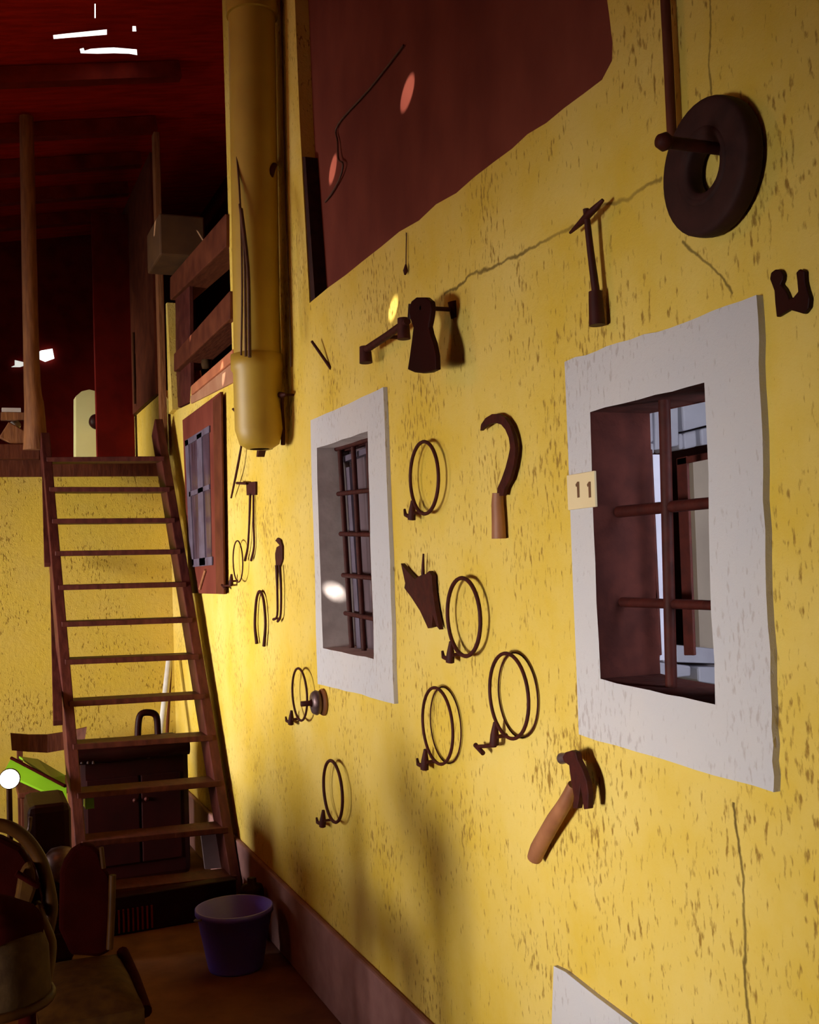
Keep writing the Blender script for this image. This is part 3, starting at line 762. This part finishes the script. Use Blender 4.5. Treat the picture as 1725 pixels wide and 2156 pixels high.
# sickle
sk = thing('sickle', 'iron sickle with a curved blade and wooden handle left of the near window', 'sickle', wp(1050, 1135))
bl = [(1011, 907), (1013, 893), (1022, 880), (1035, 872), (1049, 871), (1063, 879), (1074, 896), (1081, 918), (1085, 942), (1084, 962), (1080, 985), (1073, 1010), (1062, 1030), (1059, 1044),
      (1046, 1044), (1047, 1028), (1056, 1008), (1064, 985), (1070, 962), (1074, 942), (1071, 922), (1064, 905), (1055, 894), (1043, 890), (1030, 893), (1019, 900)]
part('blade', MB().wprism(bl, .012, .022), M_IRON, sk, .001)
part('handle', MB().wtube([(1048, 1038, .02), (1048, 1060, .02), (1050, 1100, .02), (1051, 1134, .02)], [11.5, 13, 14.5, 15.5], 16), M_HANDLE, sk)
# broken trowel
tr = thing('trowel_blade', 'jagged triangular iron trowel blade with a broken tang', 'trowel', wp(880, 1322))
part('blade', MB().wprism([(844, 1186), (858, 1203), (873, 1219), (886, 1211), (897, 1208), (903, 1202), (909, 1212), (911, 1245), (916, 1280), (925, 1326), (919, 1318), (911, 1294), (909, 1320), (901, 1323), (884, 1286), (866, 1258), (851, 1238), (853, 1228)], .006, .02), M_IRON, tr, .001)
part('tang', MB().wtube([(892, 1166, .015), (891, 1190, .015), (891, 1215, .014)], [2, 3.5, 4.5], 8), M_IRON, tr)
# claw hammer
ch = thing('claw_hammer', 'claw hammer with a light wooden handle hanging low below the near window', 'hammer', wp(1130, 1815))
hd = [(1187, 1604), (1184, 1594), (1190, 1584), (1203, 1580), (1212, 1584), (1216, 1600), (1226, 1620), (1235, 1645), (1239, 1672), (1238, 1703), (1229, 1704), (1226, 1680), (1222, 1656), (1219, 1682), (1215, 1703), (1206, 1702), (1208, 1676), (1203, 1650), (1200, 1630), (1198, 1612)]
part('head', MB().wprism(hd, .034, .048), M_IRON, ch, .002)
part('face', MB().wtube([(1199, 1595, .036), (1183, 1597, .036)], [10, 12], 12), M_STEEL, ch)
part('handle', MB().wtube([(1207, 1652, .036), (1190, 1690, .036), (1168, 1725, .033), (1148, 1760, .028), (1134, 1786, .025), (1126, 1806, .024)], [11, 15, 17, 17, 17.5, 16], 16, 3), M_HANDLE, ch)
part('peg', MB().tube([wp(1204, 1630, .03), Vector((D + .005, wp(1204, 1630, .03).y, wp(1204, 1630, .03).z))], .006, 8), M_IRON, ch)
# pick hammer upper right
ph = thing('pick_hammer', 'slim pick hammer with a crossed head and dark grip above the near window', 'hammer', wp(1256, 686))
part('head', MB().wtube([(1201, 490, .03), (1222, 470, .035), (1238, 453, .035), (1255, 437, .035), (1270, 421, .03)], [3, 6.5, 8.5, 7, 4], 10), M_IRON, ph)
part('shaft', MB().wtube([(1234, 440, .035), (1244, 530, .03), (1256, 622, .025)], [6.5, 7.5, 9], 12), M_GRIP, ph)
part('grip', MB().wtube([(1254, 614, .025), (1256, 650, .025), (1258, 685, .025)], [14.5, 16, 17.5], 16), M_GRIP, ph, .002)
# tyre on a peg
ty = thing('small_tyre', 'small old rubber tyre hanging on the wall at the upper right', 'tyre', wp(1490, 497))
tc_ = wp(1497, 353, .024)
Rt = m(144, tc_)
prof = []
hole = m(52, tc_)
for k in range(33):
    a_ = k / 32 * 2 * math.pi
    ca, sa = math.cos(a_), math.sin(a_)
    rr = (Rt + hole) / 2 + (Rt - hole) / 2 * math.copysign(abs(ca) ** .4, ca)
    prof.append((rr, .021 * math.copysign(abs(sa) ** .4, sa)))
tread_ = part('tread', MB().lathe(prof, tc_, (-1, 0, 0), 40), M_RUBBER, ty)
part('bead', MB().lathe([(hole * 1.25, .019), (hole * 1.5, .025), (hole * 1.6, .020)], tc_, (-1, 0, 0), 32), M_RUBBER, tread_)
pg = thing('wall_peg', 'thick dark peg with a round knob sticking out through the small tyre', 'peg', wp(1510, 318, 0))
pa = wp(1503, 312, .05)
pend = Vector((D - .150, pa.y, pa.z))
part('shaft', MB().tube([Vector((D + .01, pa.y, pa.z)), pend], .0105, 12), M_IRON, pg)
part('knob', MB().lathe([(0, -.014), (.011, -.011), (.016, 0), (.011, .012), (0, .014)], pend, (-1, 0, 0), 16), M_IRON, pg)
single('slim_pole', MB().wtube([(1399, -40, .02), (1408, 130, .02), (1416, 305, .02)], 10.5, 12), M_TIMBER, 'slim dark pole rising up the wall left of the small tyre', 'pole')
# dark iron clamp at the right edge
single('iron_hook', MB().wprism([(1621, 588), (1623, 574), (1632, 567), (1644, 568), (1649, 578), (1648, 590), (1644, 599), (1652, 608), (1658, 620), (1661, 630), (1671, 625), (1680, 614), (1678, 590), (1676, 574), (1684, 566), (1694, 570), (1695, 592), (1699, 610), (1705, 628), (1703, 648), (1692, 661), (1679, 657), (1661, 652), (1648, 660), (1635, 668), (1632, 640), (1630, 612)], 0.0, .009), M_BLACK,
       'black two pronged iron hook near the right edge above the near window', 'hook', bevel=.002)

# ------------------------------------------------------------------ ladder
ld = thing('ladder_stair', 'steep brown wooden ladder stair leading up to the loft', 'ladder', (0.8, 5.2, 0))
YT, YF = 6.92, 5.33
LT, LB = yp(94, 930, YT), yp(175, 1880, YF)
RT, RB = yp(331, 900, YT), yp(494, 1885, YF)
LB = LB + (LT - LB) * (-(LB.z) / (LT.z - LB.z)); RB = RB + (RT - RB) * (-(RB.z) / (RT.z - RB.z))
w_ = Vector((1, 0, 0))
def stringer(a, b):
    d = (b - a).normalized()
    n = d.cross(w_).normalized()
    return MB().bar(a, b, .05, .165, up=n)
part('stringer', stringer(LT, LB), M_LADDER, ld, .004)
part('stringer', stringer(RT, RB), M_LADDER, ld, .004)
def at_py(a, b, py):
    lo, hi = 0.0, 1.0
    for _ in range(40):
        mid = (lo + hi) / 2
        if proj(a + (b - a) * mid)[1] < py: lo = mid
        else: hi = mid
    return a + (b - a) * lo
for yl, yr in ((971, 969), (1033, 1033), (1099, 1097), (1166, 1162), (1237, 1230), (1313, 1304), (1391, 1380), (1478, 1462), (1567, 1548), (1668, 1642), (1768, 1738), (1872, 1838)):
    a, b = at_py(LT, LB, yl), at_py(RT, RB, yr)
    part('tread', MB().bar(a + Vector((0, -.03, 0)), b + Vector((0, -.03, 0)), .16, .028), M_LADDER, ld, .003)
for (x0, y0, x1, y1, dy) in ((95, 935, 102, 1190, .06), (113, 1190, 122, 1522, .10)):
    a, b = yp(x0, y0, 6.95), yp(x1, y1, 6.95 - (y1 - 935) * .0022)
    part('side_batten', MB().bar(a, b, .045, .035), M_LADDER, ld, .003)

# ------------------------------------------------------------------ under and around the ladder
# chair by the far wall
wc = thing('wooden_chair', 'brown wooden chair with a curved top rail behind the ladder', 'chair', yp(95, 1700, 6.3))
YC = 6.78
rail = [yp(x, y, YC + dy) for x, y, dy in ((22, 1552, -.06), (60, 1560, .0), (100, 1564, .03), (140, 1558, .02), (180, 1546, -.05))]
mbr = MB()
tops = [yp(x, y, YC + dy) for x, y, dy in ((22, 1544, -.06), (60, 1547, 0), (100, 1547, .03), (140, 1541, .02), (183, 1531, -.05))]
bots = [yp(x, y, YC + dy) for x, y, dy in ((25, 1580, -.06), (60, 1583, 0), (100, 1585, .03), (140, 1578, .02), (178, 1562, -.05))]
for i in range(4):
    off = Vector((0, .022, 0))
    mbr.hexa([tops[i], tops[i + 1], bots[i + 1], bots[i]], [tops[i] + off, tops[i + 1] + off, bots[i + 1] + off, bots[i] + off])
part('top_rail', mbr, M_TIMBER, wc)
sx0, sx1 = yp(42, 1600, YC).x, yp(170, 1600, YC).x
for sx in (sx0, sx1):
    part('leg', MB().bar((sx, YC - .0, 0), (sx, YC + .01, bots[1].z + .04), .032, .03, up=(0, 1, 0)), M_TIMBER, wc, .003)
    part('leg', MB().bar((sx, YC - .36, 0), (sx, YC - .36, .42), .032, .03, up=(0, 1, 0)), M_TIMBER, wc, .003)
part('seat', MB().bb((sx0 - .03, YC - .39, .42), (sx1 + .03, YC + .02, .45)), M_TIMBER, wc, .005)
# stove-like black cabinet with pipe
cb = thing('black_cabinet', 'large black cabinet standing in the shade under the ladder', 'cabinet', (0.85, 6.0, 0))
YK = 6.0
ca, cb2 = yp(166, 1565, YK), yp(455, 1555, YK)
zt = yp(300, 1566, YK).z
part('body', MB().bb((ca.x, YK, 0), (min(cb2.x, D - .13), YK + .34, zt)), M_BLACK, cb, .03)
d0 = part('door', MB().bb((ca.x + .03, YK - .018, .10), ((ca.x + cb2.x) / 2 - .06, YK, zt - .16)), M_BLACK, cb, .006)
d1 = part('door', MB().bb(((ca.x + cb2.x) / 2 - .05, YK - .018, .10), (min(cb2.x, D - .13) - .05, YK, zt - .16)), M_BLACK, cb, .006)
dm = (ca.x + cb2.x) / 2 - .055
for dd, sx in ((d0, -.03), (d1, .03)):
    part('knob', MB().lathe([(0, 0), (.008, 0), (.012, .012), (0, .018)], (dm + sx, YK - .018, zt * .6), (0, -1, 0), 12), M_IRON, dd)
part('lid', MB().tube([(ca.x - .01, YK - .01, zt - .035), (min(cb2.x, D - .13), YK - .01, zt - .035)], .042, 14), M_BLACK, cb)
for px in (172, 185, 196):
    part('fitting', MB().tube([yp(px, 1594, YK - .04), yp(px, 1608, YK - .04)], .006, 8), M_STEEL, cb)
part('pipe_elbow', MB().tube(*smooth([yp(290, 1575, YK + .1), yp(291, 1530, YK + .1), yp(296, 1505, YK + .1), yp(312, 1500, YK + .1), yp(328, 1506, YK + .1), yp(332, 1530, YK + .1), yp(333, 1575, YK + .1)], [.018] * 7, 4), n=12), M_BLACK, cb)
part('knob', MB().lathe([(0, 0), (.01, 0), (.012, .01), (0, .014)], yp(312, 1592, YK - .02), (0, -1, 0), 12), M_STEEL, cb)
single('white_pole', MB().tube([yp(339, 1548, 6.55), yp(357, 1385, 6.85)], .020, 12), M_WHITEPOLE, 'white pole leaning against the far wall behind the ladder', 'pole')
single('brown_pole', MB().tube([yp(352, 1548, 6.6), yp(360, 1390, 6.9)], .010, 10), M_TIMBER, 'thin brown pole leaning just right of the white pole', 'pole')
single('grey_panel', MB().prism([yp(x, y, 5.75) for x, y in ((422, 1745), (455, 1750), (468, 1828), (432, 1830))], (.0, .02, 0)), M_GREY, 'small grey sheet standing behind the lower rungs of the ladder', 'panel')
# crate with slats at the ladder foot
yk = zp(270, 1968, 0).y
cr = thing('slatted_crate', 'dark slatted crate on the floor at the foot of the ladder', 'crate', zp(320, 1960, 0))
c0, c1 = zp(236, 1972, 0), zp(500, 1928, 0)
dirv = (c1 - c0).normalized(); nv = Vector((-dirv.y, dirv.x, 0))
hz = .17
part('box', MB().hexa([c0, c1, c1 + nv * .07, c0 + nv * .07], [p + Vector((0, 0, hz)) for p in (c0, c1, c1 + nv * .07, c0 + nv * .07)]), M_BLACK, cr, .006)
for i in range(8):
    p = c0 + dirv * (.03 + i * .021)
    part('slat', MB().bar(p - nv * .006 + Vector((0, 0, .012)), p - nv * .006 + Vector((0, 0, .112)), .008, .010, up=nv), M_RAFTER, cr)
# blue bucket
bo = zp(497, 2036, 0)
bk = thing('blue_bucket', 'blue plastic bucket standing on the floor by the plinth', 'bucket', bo)
rb, rtp = m(56, bo), m(82, bo + Vector((0, 0, .25)))
zt = .245
part('body', MB().lathe([(0, 0), (rb, 0), (rb * 1.03, .01), (rtp * .96, zt - .02), (rtp, zt - .02), (rtp, zt), (rtp * .95, zt), (rb * .96, .015), (0, .012)], bo, (0, 0, 1), 40), M_BUCKET, bk)
hp = [bo + Vector((rtp * 1.0 * math.cos(t), rtp * 1.0 * math.sin(t), zt - .03 + .0 * t)) for t in (0.0, math.pi)]
part('handle', MB().tube([bo + Vector((rtp * 1.01 * math.cos(t), rtp * 1.01 * math.sin(t), zt - .015 - .05 * math.sin(t - .4))) for t in [0.4 + k * math.pi / 16 for k in range(17)]], .004, 8), M_STEEL, bk)
# dark tin can tucked behind the bucket against the plinth
tn = zp(607, 2035, 0)
single('dark_canister', MB().lathe([(0, 0), (.05, 0), (.052, .01), (.052, .22), (.045, .24), (.02, .245), (.02, .27), (0, .27)], Vector((D - .09, zp(600, 1990, 0).y + .12, 0)), (0, 0, 1), 24), M_BLACK, 'dark canister squeezed between the blue bucket and the plinth', 'canister')

# lime green folded sheet
gp = thing('green_chute', 'bright lime green plastic chute tilted left of the ladder foot', 'chute', yp(80, 1640, 5.6))
g0 = [yp(x, y, d) for x, y, d in ((7, 1626, 5.75), (24, 1596, 5.85), (140, 1656, 5.45), (140, 1686, 5.35))]
part('tray', MB().prism(g0, (0, .012, -.012)), M_GREEN, gp)
g1 = [yp(x, y, d) for x, y, d in ((40, 1592, 5.9), (66, 1600, 5.95), (80, 1598, 5.95), (137, 1632, 5.6), (137, 1654, 5.5), (110, 1638, 5.6))]
part('side_wall', MB().prism(g1, (0, .012, -.012)), M_GREEN, gp)
part('rib', MB().tube([yp(24, 1596, 5.84), yp(137, 1655, 5.44)], .008, 8), M_CHAIR, gp)
single('green_box', MB().bb(yp(180, 1704, 5.62), Vector((yp(198, 1676, 5.62).x, 5.70, yp(198, 1676, 5.62).z))), M_GREEN, 'little green box seen between the ladder rungs', 'box')
# work lamp, lit
wl = thing('work_lamp', 'small lit work lamp glowing at the left edge under the green chute', 'lamp', yp(20, 1655, 5.0))
lo_ = yp(20, 1640, 5.0)
part('lens', MB().lathe([(0, .02), (m(16, lo_), .016), (m(20, lo_), 0)], lo_, (-.1, -1, .1), 20), M_LAMP, wl)
part('housing', MB().lathe([(m(20, lo_), 0), (m(22, lo_), -.01), (m(16, lo_), -.07), (0, -.075)], lo_, (-.1, -1, .1), 20), M_BLACK, wl)
part('stand', MB().tube([lo_ + Vector((0, .06, -.03)), Vector((lo_.x, lo_.y + .06, .0))], .012, 10), M_BRASS, wl)
# dark machine below the lamp
mc = thing('engine_block', 'dark oily engine on the floor under the lime green chute', 'engine', Vector((.38, 5.0, 0)))
e0, e1 = yp(60, 1800, 4.9), yp(150, 1690, 4.9)
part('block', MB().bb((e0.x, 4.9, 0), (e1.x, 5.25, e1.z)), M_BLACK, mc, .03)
for i in range(6):
    part('fin', MB().bb((e0.x - .015, 4.885, .12 + i * .06), (e1.x + .015, 5.26, .135 + i * .06)), M_BLACK, mc, .003)
part('pipe', MB().tube(*smooth([yp(64, 1720, 4.85), yp(62, 1745, 4.85), yp(56, 1760, 4.85), yp(70, 1800, 4.85)], [.008] * 4, 4), n=8), M_STEEL, mc)
hs = yp(122, 1822, 4.86)
part('air_dome', MB().lathe([(0, .090), (.034, .084), (.056, .065), (.070, .034), (.075, 0), (.06, -.03), (.036, -.08), (0, -.10)], hs, (.75, -.45, .35), 24), M_STEEL, mc, label='shiny grey steel dome')

# dark chair in front
dc = thing('padded_chair', 'tall black padded chair back with brown edging and a mustard seat, bottom left', 'chair', Vector((.37, 3.05, 0)))
YD = 3.1
bk_ = [(128, 1838), (138, 1812), (152, 1792), (170, 1780), (196, 1780), (212, 1795), (222, 1830), (236, 1850), (238, 1900), (234, 2004), (210, 2016), (150, 2012), (126, 1960)]
part('backrest', MB().prism([yp(x, y, YD) for x, y in bk_], (0, .04, 0)), M_CHAIR, dc, .01)
part('edge_strip', MB().tube([yp(213, 1784, YD - .005), yp(218, 1828, YD - .005)], .006, 8), M_BRASS, dc)
part('edge_strip', MB().tube([yp(237, 1842, YD - .005), yp(235, 1920, YD - .005), yp(231, 1998, YD - .005)], .0095, 8), M_BRASS, dc)
s0 = yp(112, 2010, YD); s1 = yp(262, 2010, YD)
zs = s0.z
def slab(mb, x0, x1, y0, y1, z0, z1, n=10):
    # cushion with crowned top
    vs = []; fs = []
    for i in range(n + 1):
        for j in range(n + 1):
            u, v = i / n, j / n
            hgt = (1 - (2 * u - 1) ** 4) * (1 - (2 * v - 1) ** 4)
            vs.append((x0 + (x1 - x0) * u, y0 + (y1 - y0) * v, z0 + (z1 - z0) * hgt))
    for i in range(n):
        for j in range(n):
            a = i * (n + 1) + j
            fs.append((a, a + n + 1, a + n + 2, a + 1))
    mb.add(vs, fs, True)
    return mb
part('seat', slab(MB().bb((s0.x - .06, 2.72, zs - .08), (s1.x - .005, YD + .03, zs - .035)), s0.x - .06, s1.x - .005, 2.72, YD + .03, zs - .036, zs - .005), M_MUSTARD, dc)
part('seat_band', MB().tube([(s1.x, 2.74, zs - .05), (s1.x + .004, 2.95, zs - .045), (s1.x - .002, YD + .02, zs - .03)], .016, 10), M_CHAIR, dc)
for lx, ly in ((s0.x - .04, 2.75), (s1.x - .03, 2.75), (s0.x - .04, YD), (s1.x - .03, YD)):
    part('leg', MB().bar((lx, ly, 0), (lx, ly, zs - .07), .03, .03, up=(0, 1, 0)), M_CHAIR, dc, .003)
# hoop backed chair at the left edge
YH = 2.62
hc = thing('hoop_chair', 'hoop backed chair with mustard padding and cream seat cut off by the left edge', 'chair', Vector((.05, 2.5, 0)))
arc = [(-150, 1900), (-135, 1830), (-95, 1770), (-45, 1742), (5, 1738), (48, 1760), (82, 1805), (100, 1860), (108, 1915), (100, 1960)]
part('hoop', MB().tube(*smooth([yp(x, y, YH) for x, y in arc], [m(14, yp(0, 1740, YH))] * len(arc), 4), n=12), M_BRASS, hc)
pad = [(-130, 1900), (-110, 1820), (-60, 1772), (0, 1762), (45, 1785), (75, 1830), (90, 1890), (86, 1930), (40, 1960), (-120, 1960)]
part('back_pad', MB().prism([yp(x, y, YH + .02) for x, y in pad], (0, .05, 0)), M_CHAIR, hc, .01)
yl = [(52, 1826), (66, 1818), (74, 1838), (77, 1872), (66, 1905), (50, 1925), (24, 1930), (34, 1890), (40, 1850)]
part('cushion', MB().prism([yp(x, y, YH - .03) for x, y in yl], (0, .04, 0)), M_MUSTARD, hc, .008)
part('strap', MB().tube([yp(34, 1838, YH - .04), yp(82, 1866, YH - .04)], .007, 8), M_CHAIR, hc)
so_ = yp(-10, 2110, 2.45)
rs_ = m(110, so_)
part('arm_roll', MB().tube([yp(-60, 1955, 2.50), yp(10, 1962, 2.42), yp(52, 1950, 2.46)], [.075, .07, .05], 16), M_CHAIR, hc)
part('seat', MB().lathe([(0, 0), (rs_, 0), (rs_ * 1.03, .02), (rs_ * 1.0, .10), (rs_ * .9, .135), (0, .15)], so_, (0, 0, 1), 36), M_CREAM, hc)
part('seat_rim', MB().tube([so_ + Vector((rs_ * 1.03 * math.cos(t), rs_ * 1.03 * math.sin(t), .005)) for t in [k * math.pi / 16 for k in range(32)]], .010, 8, closed=True), M_BRASS, hc)
for k in range(4):
    t = math.pi / 4 + k * math.pi / 2
    part('leg', MB().tube([so_ + Vector((rs_ * .8 * math.cos(t), rs_ * .8 * math.sin(t), 0)), Vector((so_.x + rs_ * .9 * math.cos(t), so_.y + rs_ * .9 * math.sin(t), 0))], .015, 10), M_CHAIR, hc)
part('side_rail', MB().tube(*smooth([yp(76, 1905, YH), yp(85, 1935, 2.58), yp(104, 1985, 2.55), yp(102, 2040, 2.5), yp(96, 2085, 2.47)], [.012, .014, .015, .013, .010], 4), n=10), M_BRASS, hc)
